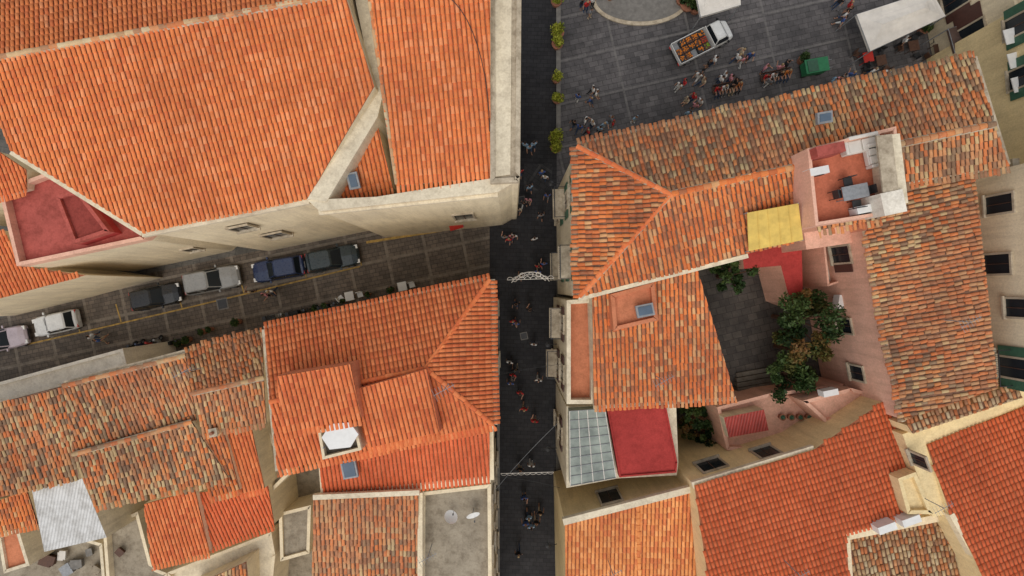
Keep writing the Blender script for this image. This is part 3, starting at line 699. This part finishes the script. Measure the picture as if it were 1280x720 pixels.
# ---------------------------------------------------------------- vehicles
def paintmat(name,c,rough=.28):
    if name in MAT: return name
    m,nt,b=newmat(name)
    nt.links.new(ramp(nt,noise(nt,pos(nt),6,4),[(.3,(rough*.8,)*3),(.7,(rough*1.4,)*3)]),b.inputs['Roughness'])
    nt.links.new(mix(nt,tuple(c),ramp(nt,noise(nt,pos(nt),2,5,.7),[(.3,(.82,)*3),(.7,(1.05,)*3)])),b.inputs['Base Color'])
    b.inputs['Coat Weight'].default_value=.3; MAT[name]=m; return name
def wheels(m,R,c,xs,hw,r=.32):
    for x in xs:
        for s in(-1,1):
            p=c+R@Vector((x,s*hw,r)); M=R@Matrix.Rotation(math.pi/2,3,'X'); m.cyl(p,r,.2,'rubber',18,M=M); m.cyl(p+R@Vector((0,s*.012,0)),r*.6,.2,'metal_grey',12,M=M)
def loft(m,R,c,st,mat,matf=None):
    vs=[]
    for x,w,zl,zh,ti in st:
        for y,z in((-w*.94,zl),(-w,zl+(zh-zl)*.35),(-w*.985,zl+(zh-zl)*.75),(-w+ti,zh),(0,zh+.03),(w-ti,zh),(w*.985,zl+(zh-zl)*.75),(w,zl+(zh-zl)*.35),(w*.94,zl)):
            vs.append(c+R@Vector((x,y,z)))
    fs=[];k=9
    for i in range(len(st)-1):
        for j in range(k-1): fs.append((i*k+j,i*k+j+1,(i+1)*k+j+1,(i+1)*k+j))
        fs.append((i*k+k-1,i*k,(i+1)*k,(i+1)*k+k-1))
    fs.append(tuple(range(k))); fs.append(tuple(range((len(st)-1)*k+k-1,(len(st)-1)*k-1,-1)))
    m.add(vs,fs,mat)
def car(px,py,rot,L,W,Hh,mat,hatch=True,name='parked_car'):
    c=P(px,py,.8); c.z=0.01; R=Matrix.Rotation(rot,3,'Z'); m=MB(); h=L/2; w=W/2; bz=Hh*.60
    loft(m,R,c,[(-h,w*.80,.35,bz*.86,.10),(-h+.08,w*.92,.26,bz*.97,.10),(-h+.5,w,.22,bz,.09),(-.2,w,.2,bz,.08),(h*.42,w,.2,bz*.98,.09),(h*.75,w*.97,.22,bz*.90,.12),(h-.12,w*.88,.26,bz*.76,.14),(h,w*.72,.34,bz*.6,.1)],mat)
    xr0,xr1=(-h+.22,h*.38) if hatch else (-h*.62,h*.38); xt0,xt1=(-h+.50,h*.05) if hatch else(-h*.42,h*.05)
    wb=w-.07; wt=w*.78; z0=bz-.02; z1=Hh-.06
    def ring(f,grow=0): 
        x0=xr0+(xt0-xr0)*f;x1=xr1+(xt1-xr1)*f;ww=wb+(wt-wb)*f+grow; zz=z0+(z1-z0)*f
        return [c+R@Vector((x0-grow,-ww*.92,zz)),c+R@Vector((x0+.15,-ww,zz)),c+R@Vector((x1-.22,-ww,zz)),c+R@Vector((x1+grow,-ww*.82,zz)),c+R@Vector((x1+grow,ww*.82,zz)),c+R@Vector((x1-.22,ww,zz)),c+R@Vector((x0+.15,ww,zz)),c+R@Vector((x0-grow,ww*.92,zz))]
    a=ring(0);b=ring(1); m.add(a+b,[(i,(i+1)%8,8+(i+1)%8,8+i) for i in range(8)],'glass_dark')
    b2=ring(1,.02); b3=[v+Vector((0,0,.05)) for v in ring(1.06,-.06)]
    m.add(b2+b3,[(i,(i+1)%8,8+(i+1)%8,8+i) for i in range(8)]+[tuple(range(8,16))],mat)
    for i,j in((0,0),(3,3),(4,4),(7,7)): m.rod(a[i]+Vector((0,0,0)),b[j],.045,mat,5)
    for s in(1,6): m.rod(a[s].lerp(a[2 if s==1 else 5],.5),b[s].lerp(b[2 if s==1 else 5],.5),.035,mat,5)
    for s in(-1,1):
        m.box(c+R@Vector((h*.30,s*(w+.09),bz+.05)),(.12,.2,.14),mat,rot=rot)
        m.box(c+R@Vector((h-.12,s*w*.66,bz*.70)),(.26,.3,.12),'white_paint',rot=rot)
        m.box(c+R@Vector((-h+.08,s*w*.72,bz*.82)),(.14,.24,.18),'plastic_red',rot=rot)
    m.box(c+R@Vector((h-.01,0,.42)),(.06,W*.55,.12),'metal_dark',rot=rot); m.box(c+R@Vector((-h-.005,0,.5)),(.04,.5,.11),'white_paint',rot=rot)
    m.rod(c+R@Vector((xr1+.02,-.5,bz+.04)),c+R@Vector((xr1-.12,.05,bz+.10)),.012,'rubber',4)
    wheels(m,R,c,(-h+.72,h-.78),w-.09)
    o=m.done(name); bv=o.modifiers.new('bevel','BEVEL'); bv.width=.025; bv.segments=2; bv.limit_method='ANGLE'; bv.angle_limit=.6
    return o
a=math.radians
car(68,404,a(13)+math.pi,3.6,1.62,1.48,paintmat('car_white',(.72,.72,.70)))
car(0,425,a(13),4.0,1.7,1.5,paintmat('car_lilac',(.50,.42,.46)))
car(193,371,a(12),3.95,1.7,1.46,paintmat('car_black',(.012,.013,.015)))
car(264,350,a(11),4.4,1.82,1.62,paintmat('car_grey',(.30,.30,.29)))
car(347,336,a(10)+math.pi,4.15,1.72,1.46,paintmat('car_navy',(.018,.035,.10)))
car(415,323,a(11),4.2,1.76,1.50,paintmat('car_teal',(.02,.035,.04)))
def pickup(px,py,rot):
    c=P(px,py,.8); c.z=.01; R=Matrix.Rotation(rot,3,'Z'); m=MB(); mt='car_white'
    m.box(c+R@Vector((0,0,.5)),(4.7,1.1,.18),'metal_dark',rot=rot)
    loft(m,R,c,[(.55,.84,.4,1.1,.06),(.62,.86,.35,1.12,.06),(1.5,.87,.32,1.1,.08),(2.15,.84,.34,1.0,.14),(2.42,.74,.4,.86,.12),(2.5,.6,.48,.72,.1)],mt)
    def ring(x0,x1,w_,zz): return [c+R@Vector(v) for v in((x0,-w_,zz),(x1-.1,-w_,zz),(x1,-w_*.85,zz),(x1,w_*.85,zz),(x1-.1,w_,zz),(x0,w_,zz))]
    A=ring(.62,1.95,.82,1.08);B_=ring(.72,1.45,.70,1.80);B2=ring(.68,1.48,.72,1.80);B3=ring(.74,1.38,.64,1.88)
    m.add(A+B_,[(i,(i+1)%6,6+(i+1)%6,6+i) for i in range(6)],'glass_dark'); m.add(B2+B3,[(i,(i+1)%6,6+(i+1)%6,6+i) for i in range(6)]+[tuple(range(6,12))],mt)
    for i in(0,2,3,5): m.rod(A[i],B_[i],.05,mt,5)
    m.box(c+R@Vector((-.95,0,.82)),(2.9,1.76,.08),'metal_grey',rot=rot)
    for s in(-1,1): m.box(c+R@Vector((-.95,s*.88,1.02)),(2.9,.06,.42),mt,rot=rot)
    m.box(c+R@Vector((-2.4,0,1.02)),(.05,1.70,.42),mt,rot=rot); m.box(c+R@Vector((.49,0,1.15)),(.05,1.70,.7),mt,rot=rot)
    fr=['fruit_orange','fruit_orange','fruit_orange','fruit_orange','fruit_green','fruit_orange','fruit_red','fruit_orange']
    for i in range(5):
        for j in range(3):
            if (i,j)in((0,2),(2,0)): continue
            q=c+R@Vector((-2.1+i*.54,-.54+j*.54,1.05)); m.box(q,(.5,.5,.32),'wood_dark' if (i+j)%3 else 'metal_dark',rot=rot)
            f=fr[(i*3+j*2)%8]
            for k in range(14):
                o=R@Vector((random.uniform(-.2,.2),random.uniform(-.2,.2),.17+random.random()*.07)); m.cyl(q+o,.055,.09,f,7,r2=.03)
    for s in(-1,1):
        m.box(c+R@Vector((1.75,s*.98,1.15)),(.1,.18,.22),'metal_dark',rot=rot); m.box(c+R@Vector((2.38,s*.58,.72)),(.16,.26,.16),'skylight_glass',rot=rot); m.box(c+R@Vector((-2.44,s*.72,.75)),(.05,.25,.14),'plastic_red',rot=rot)
    m.box(c+R@Vector((2.5,0,.45)),(.1,1.4,.18),'metal_dark',rot=rot)
    wheels(m,R,c,(-1.5,1.65),.78,.33)
    o=m.done('fruit_pickup_truck'); bv=o.modifiers.new('bevel','BEVEL'); bv.width=.02; bv.limit_method='ANGLE'; bv.angle_limit=.6
pickup(877,53,a(27))
def scooter(px,py,rot,mat):
    c=P(px,py,0); R=Matrix.Rotation(rot,3,'Z'); m=MB(); M=R@Matrix.Rotation(math.pi/2,3,'X')
    for x in(-.6,.62): m.cyl(c+R@Vector((x,0,.24)),.24,.1,'rubber',16,M=M); m.cyl(c+R@Vector((x,0,.24)),.12,.12,'metal_grey',10,M=M)
    loft(m,R,c,[(-.85,.08,.45,.66,.03),(-.6,.17,.32,.76,.05),(-.15,.17,.3,.74,.05),(-.02,.15,.2,.32,.04),(.3,.15,.2,.32,.04),(.38,.17,.25,.8,.06),(.5,.10,.35,.95,.04)],mat)
    m.box(c+R@Vector((-.42,0,.8)),(.7,.26,.09),'rubber',rot=rot); m.rod(c+R@Vector((.62,0,.25)),c+R@Vector((.42,0,1.02)),.03,'metal_grey')
    m.rod(c+R@Vector((.4,-.32,1.03)),c+R@Vector((.4,.32,1.03)),.022,'rubber'); m.box(c+R@Vector((.5,0,.98)),(.14,.16,.13),mat,rot=rot); m.box(c+R@Vector((-.92,0,.8)),(.28,.3,.26),'metal_dark',rot=rot)
    m.done('parked_scooter')
for x,y,r_,mt in((168,438,1.2,'car_black'),(178,436,1.3,'car_navy'),(189,434,1.1,'plastic_red'),(200,431,1.25,'car_grey'),(222,427,.3,'car_black'),(415,381,.3,'car_black'),(350,394,.25,'car_grey'),(378,389,.25,'car_black')): scooter(x,y,r_,mt)
# ---------------------------------------------------------------- plaza objects
def canopy(pts,z,name='market_canopy',mat='awning_white',peak=.5):
    m=MB(); q=[P(x,y,z) for x,y in pts]
    e0=(q[0]+q[3])/2; e1=(q[1]+q[2])/2; r0=e0.lerp(e1,.22)+Vector((0,0,peak)); r1=e0.lerp(e1,.78)+Vector((0,0,peak))
    tgt=[r0,r1,r1,r0]; vs=[];K=6;n=4
    for k in range(K+1):
        t=k/K
        for i,v in enumerate(q):
            w=v.lerp(tgt[i],t); w.z-=math.sin(t*math.pi)*.08+.02*math.sin(i*3+k*2); vs.append(w)
    fs=[(k*n+i,k*n+(i+1)%n,(k+1)*n+(i+1)%n,(k+1)*n+i) for k in range(K) for i in range(n)]
    m.add(vs,fs,mat)
    for i in range(n):
        a_,b_=q[i],q[(i+1)%n]; m.add([a_,b_,b_-Vector((0,0,.25)),a_-Vector((0,0,.25))],[(0,1,2,3)],mat)
        m.rod(Vector((a_.x,a_.y,0)),a_-Vector((0,0,.03)),.04,'metal_grey')
        m.rod(a_-Vector((0,0,.03)),b_-Vector((0,0,.03)),.03,'metal_grey')
    m.done(name)
canopy([(1071,18),(1164,-12),(1182,20),(1088,64)],2.7,peak=.3)
canopy([(868,-18),(924,-22),(926,6),(876,21)],2.6,peak=.3); canopy([(1186,36),(1226,24),(1234,58),(1196,72)],2.8,'cafe_awning','awning_brown',.2)
m=MB(); c=P(800,0); n=40
ring=lambda rx,ry:[(c.x+rx*math.cos(2*math.pi*i/n),c.y+ry*math.sin(2*math.pi*i/n)) for i in range(n)]
m.prism(ring(3.9,2.1),-.01,.12,'stone_parapet'); m.prism(ring(3.6,1.8),0,.135,'stone_line'); m.done('monument_island')
planter(858,8,0,.9,'leaf_green'); planter(868,14,0,.6,'leaf_green'); planter(850,3,0,.6,'leaf_green'); planter(762,-2,0.12,.4,'leaf_green')
def bench(px,py,rot,l=2.0):
    m=MB(); c=P(px,py,0); R=Matrix.Rotation(rot,3,'Z')
    for k in range(4): m.box(c+R@Vector((0,-.2+k*.13,.45)),(l,.11,.04),'wood_dark',rot=rot)
    for s in(-1,1): m.box(c+R@Vector((s*l*.4,0,.21)),(.08,.45,.42),'metal_dark',rot=rot)
    for k in range(2): m.box(c+R@Vector((0,.29,.62+k*.17)),(l,.04,.12),'wood_dark',rot=rot)
    for s in(-1,1): m.rod(c+R@Vector((s*l*.4,.24,.4)),c+R@Vector((s*l*.4,.31,.9)),.03,'metal_dark')
    m.done('park_bench')
bench(906,112,a(12),2.4); bench(966,97,a(12),2.4)
m=MB(); c=P(1011,89,0); R=Matrix.Rotation(a(10),3,'Z')
m.box(c+Vector((0,0,.75)),(1.7,.95,.8),'plastic_green',rot=a(10)); m.box(c+Vector((0,0,1.18)),(1.85,1.1,.08),'plastic_green',rot=a(10))
m.box(c+R@Vector((-.35,0,1.25)),(.8,.9,.06),'shutter_green',rot=a(10)); m.rod(c+R@Vector((.9,-.3,1)),c+R@Vector((1.3,-.3,1.05)),.025,'metal_grey'); m.rod(c+R@Vector((.9,.3,1)),c+R@Vector((1.3,.3,1.05)),.025,'metal_grey')
for x in(-.6,.6):
    for s in(-1,1): m.cyl(c+R@Vector((x,s*.42,.2)),.2,.08,'rubber',14,M=R@Matrix.Rotation(math.pi/2,3,'X'))
o=m.done('market_cart')
for x,y in((1078,76),(1094,80),(1134,62),(1165,66)):
    table(x,y,0,.2,.8,.8,'plastic_red' if x<1090 else 'wood_dark')
    for k in range(3):
        an=k*2.1+x; chair(x+13*math.cos(an),y+13*math.sin(an),0,-an+math.pi/2*3,'metal_dark' if k else 'wood_dark')
table(440,370,0,.2,.7,.7); chair(452,368,0,.3); chair(428,373,0,2.3); table(505,358,0,.2,.7,.7); chair(516,356,0,.3)
m=MB(); q=[P(561,281,3),P(578,277,3),P(580,284,2.6),P(563,289,2.6)]
m.add(q+[v-Vector((0,0,.06)) for v in q],[(3,2,1,0),(4,5,6,7),(0,1,5,4),(1,2,6,5),(2,3,7,6),(3,0,4,7)],'plastic_red'); m.rod(q[2],q[1],.02,'metal_grey'); m.done('shop_awning')
def luminaria(x0,x1,y,z,tilt,full=True):
    m=MB(); A=P(x0,y,z);B2=P(x1,y-2,z); L=(B2-A).length; u=(B2-A)/L; w=Vector((-u.y,u.x,0))*math.cos(tilt)+Vector((0,0,math.sin(tilt)))
    def arc(cx,cy,r,a0,a1,n=14,rr=.018):
        pr=None
        for i in range(n+1):
            t=a0+(a1-a0)*i/n; p=A+u*(cx+r*math.cos(t))+w*(cy+r*math.sin(t))
            if pr is not None: m.rod(pr,p,rr,'awning_white',4)
            pr=p
    m.rod(A,B2,.022,'awning_white',5)
    if full:
        for k in range(8): arc(L*(k+.5)/8,0.0,L/16,0,math.pi,8)
        arc(L/2,-1.0,L*.48,math.radians(32),math.radians(148),20,.025); arc(L/2,-1.0,L*.42,math.radians(40),math.radians(140),18,.018)
        for k in range(11):
            t=math.radians(40+k*10); p0=A+u*(L/2+L*.42*math.cos(t))+w*(-1+L*.42*math.sin(t)); p1=A+u*(L/2+L*.48*math.cos(t+.06))+w*(-1+L*.48*math.sin(t+.06)); m.rod(p0,p1,.015,'awning_white',4)
        for k in(-1,0,1): arc(L/2+k*.55,.3,.18,0,2*math.pi,10)
    else:
        for k in range(9): arc(L*(k+.5)/9,0,L/18,0,-math.pi,6,.013)
    m.done('street_light_ornament')
luminaria(634,692,350,7,a(20)); luminaria(626,692,592,6.5,a(30),False)
def wire(p,q,sag=.4,name='overhead_wire',r=.012):
    m=MB(); n=14; pts=[p.lerp(q,i/n)-Vector((0,0,sag*4*(i/n)*(1-i/n))) for i in range(n+1)]
    for i in range(n): m.rod(pts[i],pts[i+1],r,'cable_black' if name!='string_light' else 'metal_grey',4)
    m.done(name)
wire(P(617,615,8),P(696,530,8),name='string_light'); wire(P(617,596,8),P(700,610,8)); wire(P(620,350,7.2),P(700,345,7.2)); wire(P(617,470,8),P(702,455,8)); wire(P(1220,640,12.5),P(1290,760,12.8),.1)
for x,y,z in((560,480,14.8),(250,460,11.2),(820,470,12),(1180,400,14),(1150,620,12),(980,700,12.4),(760,700,9.5)): antenna(x,y,z-.3)
def lamp(px,py,z,parent=None):
    m=MB(); c=P(px,py,z); m.rod(c,c+Vector((-.6,0,.3)),.03,'metal_dark'); q=c+Vector((-.65,0,.1)); m.cyl(q,.1,.35,'skylight_glass',8,r2=.16); m.cyl(q+Vector((0,0,.22)),.2,.1,'metal_dark',8,r2=.03); m.done('wall_street_lamp')
for y in(230,430,560,680): lamp(700 if y<400 else 696,y,5)
# ---------------------------------------------------------------- people
def person_mesh(pose):
    v=[];e=[];r=[]
    def add(p,rad,par=None):
        v.append(p); r.append(rad)
        if par is not None: e.append((par,len(v)-1))
        return len(v)-1
    sit=pose=='sit'; dz=-.47 if sit else 0
    st={'stand':(.05,-.03),'walk':(.30,-.30),'walk2':(-.24,.26),'sit':(0,0),'talk':(.04,.05)}[pose]
    pel=add((0,0,.95+dz),.15); wa=add((0.01,0,1.1+dz),.13,pel); ch=add((0,0,1.32+dz),.155,wa); ne=add((.02,0,1.49+dz),.058,ch); hb=add((.04,0,1.58+dz),.085,ne); hd=add((.045,0,1.66+dz),.10,hb); ht=add((.035,0,1.73+dz),.075,hd); 
    add((.145,0,1.625+dz),.018,hb)
    for s,fx in((1,st[0]),(-1,st[1])):
        hp=add((0,s*.10,.9+dz),.10,pel)
        if sit: k=add((.46,s*.13,.50),.065,hp); an=add((.48,s*.13,.10),.045,k)
        else:
            kx=fx*.55+.04; k=add((kx,s*.10,.50),.065,hp); an=add((fx-(.08 if fx<0 else 0),s*.10,.09 if fx>=0 else .14),.043,k)
        ax=v[an][0]; add((ax+.17,s*.12,.045 if fx>=0 or sit else .06),.04,an)
        sh=add((0,s*.19,1.42+dz),.07,ch)
        sw=-fx*.8
        if pose=='talk' and s>0: el=add((.12,s*.27,1.18),.048,sh); wr=add((.36,s*.16,1.25),.032,el); hdir=(1,-.2,.2)
        elif sit: el=add((.1,s*.26,1.16+dz),.048,sh); wr=add((.33,s*.17,1.03+dz),.032,el); hdir=(1,-.2,-.1)
        else: el=add((sw*.45-.02,s*.26,1.14),.048,sh); wr=add((sw+.05,s*.28,.90),.032,el); hdir=(.15,0,-1)
        hd_=Vector(hdir).normalized(); sd=Vector((1,0,0)) if abs(hd_.z)>.8 else Vector((0,1,0)); w0=Vector(v[wr])
        pm=add(tuple(w0+hd_*.06),.032,wr)
        for i,(o,l) in enumerate(((-.03,.06),(-.01,.075),(.01,.07),(.03,.055))):
            f1=add(tuple(w0+hd_*.11+sd*o),.0095,pm); add(tuple(w0+hd_*(.11+l*.6)+sd*o*1.1+Vector((0,-s*.012,0))),.008,f1)
        add(tuple(w0+hd_*.08+sd*.05),.010,pm)
    me=bpy.data.meshes.new('p'); me.from_pydata(v,e,[]); o=bpy.data.objects.new('p',me); col.objects.link(o)
    sk=o.modifiers.new('s','SKIN'); 
    for i,d in enumerate(me.skin_vertices[0].data):
        d.radius=(r[i],r[i]*(1.0)); d.use_root=(i==0)
    for i in(1,2): me.skin_vertices[0].data[i].radius=(r[i]*1.15,r[i]*.8)
    sb=o.modifiers.new('u','SUBSURF'); sb.levels=1; sb.render_levels=1
    dg=bpy.context.evaluated_depsgraph_get(); dg.update(); ev=o.evaluated_get(dg); m2=bpy.data.meshes.new_from_object(ev)
    bpy.data.objects.remove(o); 
    mi=[]
    for p in m2.polygons:
        c=p.center; z=c.z-dz
        side=abs(c.y)
        if z>1.50: 
            k=3 if (z>1.69 or c.x<.02 and z>1.54) else 2
        elif z>1.47 and side<.08:k=2
        elif (side>.215 and z<1.28 and pose!='talk' and not sit and z>.7): k=2
        elif sit and c.x>.2 and z>1.0 : k=2
        elif pose=='talk' and c.x>.14 and z>1.1:k=2
        elif z>.98 and not (sit and c.x>.2):k=0
        elif (c.z<.09):k=4
        elif not sit and z<.48 and pose in('walk','talk'):k=2
        else:k=1
        mi.append(k)
    m2.polygons.foreach_set('use_smooth',[True]*len(m2.polygons))
    return m2,mi
cols={'c_white':(.72,.71,.68),'c_black':(.02,.02,.022),'c_red':(.50,.03,.03),'c_blue':(.05,.10,.28),'c_grey':(.2,.2,.21),'c_sky':(.28,.42,.55),'c_beige':(.48,.38,.26),'c_orange':(.6,.2,.05),'c_denim':(.04,.07,.14),'c_pink':(.6,.25,.28),'skin_a':(.48,.26,.17),'skin_b':(.36,.19,.12),'hair_a':(.02,.012,.008),'hair_b':(.12,.06,.03),'hair_c':(.35,.25,.13),'shoe':(.06,.05,.05)}
for k,c in cols.items(): plain(k,c,.75,.2,8,0,.3)
base={p:person_mesh(p) for p in('stand','walk','walk2','sit','talk')}
def person(px,py,rot,pose='walk',z=0,top=None):
    top=top or random.choice(['c_white','c_white','c_black','c_red','c_blue','c_grey','c_sky','c_beige','c_black','c_pink','c_white'])
    bot=random.choice(['c_denim','c_black','c_beige','c_grey','c_white','c_denim'])
    sk=random.choice(['skin_a','skin_b']); hr=random.choice(['hair_a','hair_a','hair_b','hair_c'])
    me=base[pose][0].copy(); me.name='pedestrian'; me.materials.clear()
    for mm in(top,bot,sk,hr,'shoe'): me.materials.append(MAT[mm])
    me.polygons.foreach_set('material_index',np.array(base[pose][1],dtype=np.int32))
    o=bpy.data.objects.new('seated_person' if pose=='sit' else 'pedestrian',me); col.objects.link(o)
    c=P(px,py,.9); s=random.uniform(.93,1.06); o.location=(c.x,c.y,z+.012); o.rotation_euler=(0,0,rot); o.scale=(s,s,s)
R_=random.uniform
ppl=[(733,8),(738,16),(727,4),(741,2),(745,118),(738,126),(741,113),(722,122),(724,160),(717,155),(740,155),(735,165),(754,157),(763,150),(793,149),(766,155),(749,162),(731,152),
(848,108),(855,104),(872,96),(878,103),(866,122),(874,128),(858,126),(868,133),(885,80),(892,76),(879,88),(921,73),(928,76),(936,71),(925,67),(898,138),(893,140),(860,143),
(1045,100),(1052,97),(1062,95),(1040,103),(1055,20),(1060,8),(1048,3),(1052,27),(1058,15),(656,182),(662,185),(667,181),(660,250),(655,255),(648,262),(631,297),(640,296),(636,300),(643,295),(677,217),(681,222),(668,299),(684,245),(662,235),
(641,401),(645,404),(637,452),(645,462),(641,468),(638,478),(650,490),(667,430),(673,333),(680,330),(672,340),(657,652),(664,655),(670,651),(661,645),(664,580),(650,585),(673,474),(655,510),(668,525),(645,380),(662,388),(655,620),(675,640),(648,690),(312,365),(333,368),(340,364),(118,420),(126,425),(650,345),(1090,90),(1105,92),(1146,90),(1128,52),(980,82),(905,95),(676,270),(650,215)]
for i,(x,y) in enumerate(ppl):
    vert=x<700
    rot=(math.pi/2*(1 if i%2 else -1)+R_(-.3,.3)) if vert and y>170 and x>600 else R_(0,6.28)
    person(x,y,rot,random.choice(['walk','walk2','walk','stand','talk']) if vert else random.choice(['walk','walk2','stand','talk']))
for bx,by in((906,112),(966,97)):
    for k,t in zip((-.85,-.3,.3,.85),('c_red','c_white','c_black','c_orange')):
        R=Matrix.Rotation(a(12),3,'Z'); c=P(bx,by,0)+R@Vector((k,-.0,0))
        px=640+c.x*F/(H-.9); py=360-c.y*F/(H-.9)
        person(px,py,a(12)-math.pi/2,'sit',top=t)
for x,y in((900,100),(912,99),(918,104),(955,86),(973,86),(960,103)): person(x,y,R_(0,6),'talk' if x%2 else 'stand')
# ---------------------------------------------------------------- light, world, camera
el=a(60)
w=bpy.data.worlds.new('World'); scene.world=w; w.use_nodes=True; nt=w.node_tree
sky=nt.nodes.new('ShaderNodeTexSky'); sky.sky_type='NISHITA'; sky.sun_disc=False; sky.sun_elevation=el
d=Vector((-.22,-.85,0)).normalized()*math.cos(el)+Vector((0,0,math.sin(el)))
sky.sun_rotation=math.atan2(d.x,d.y)
hs=nt.nodes.new('ShaderNodeHueSaturation'); hs.inputs['Saturation'].default_value=.2
nt.links.new(sky.outputs[0],hs.inputs['Color']); nt.links.new(hs.outputs[0],nt.nodes['Background'].inputs['Color'])
nt.nodes['Background'].inputs['Strength'].default_value=.15
L=bpy.data.lights.new('sun','SUN'); L.energy=1.5; L.angle=a(50); L.color=(1,.95,.88)
so=bpy.data.objects.new('sun',L); link(so); so.rotation_euler=d.to_track_quat('Z','Y').to_euler()
cam=bpy.data.cameras.new('camera'); co=bpy.data.objects.new('camera',cam); link(co)
co.location=(0,0,H); co.rotation_euler=(0,0,0); cam.sensor_width=36; cam.lens=F/1280*36; cam.clip_end=3000
scene.camera=co
scene.view_settings.view_transform='Standard'; scene.view_settings.look='None'; scene.view_settings.exposure=0
print('done')
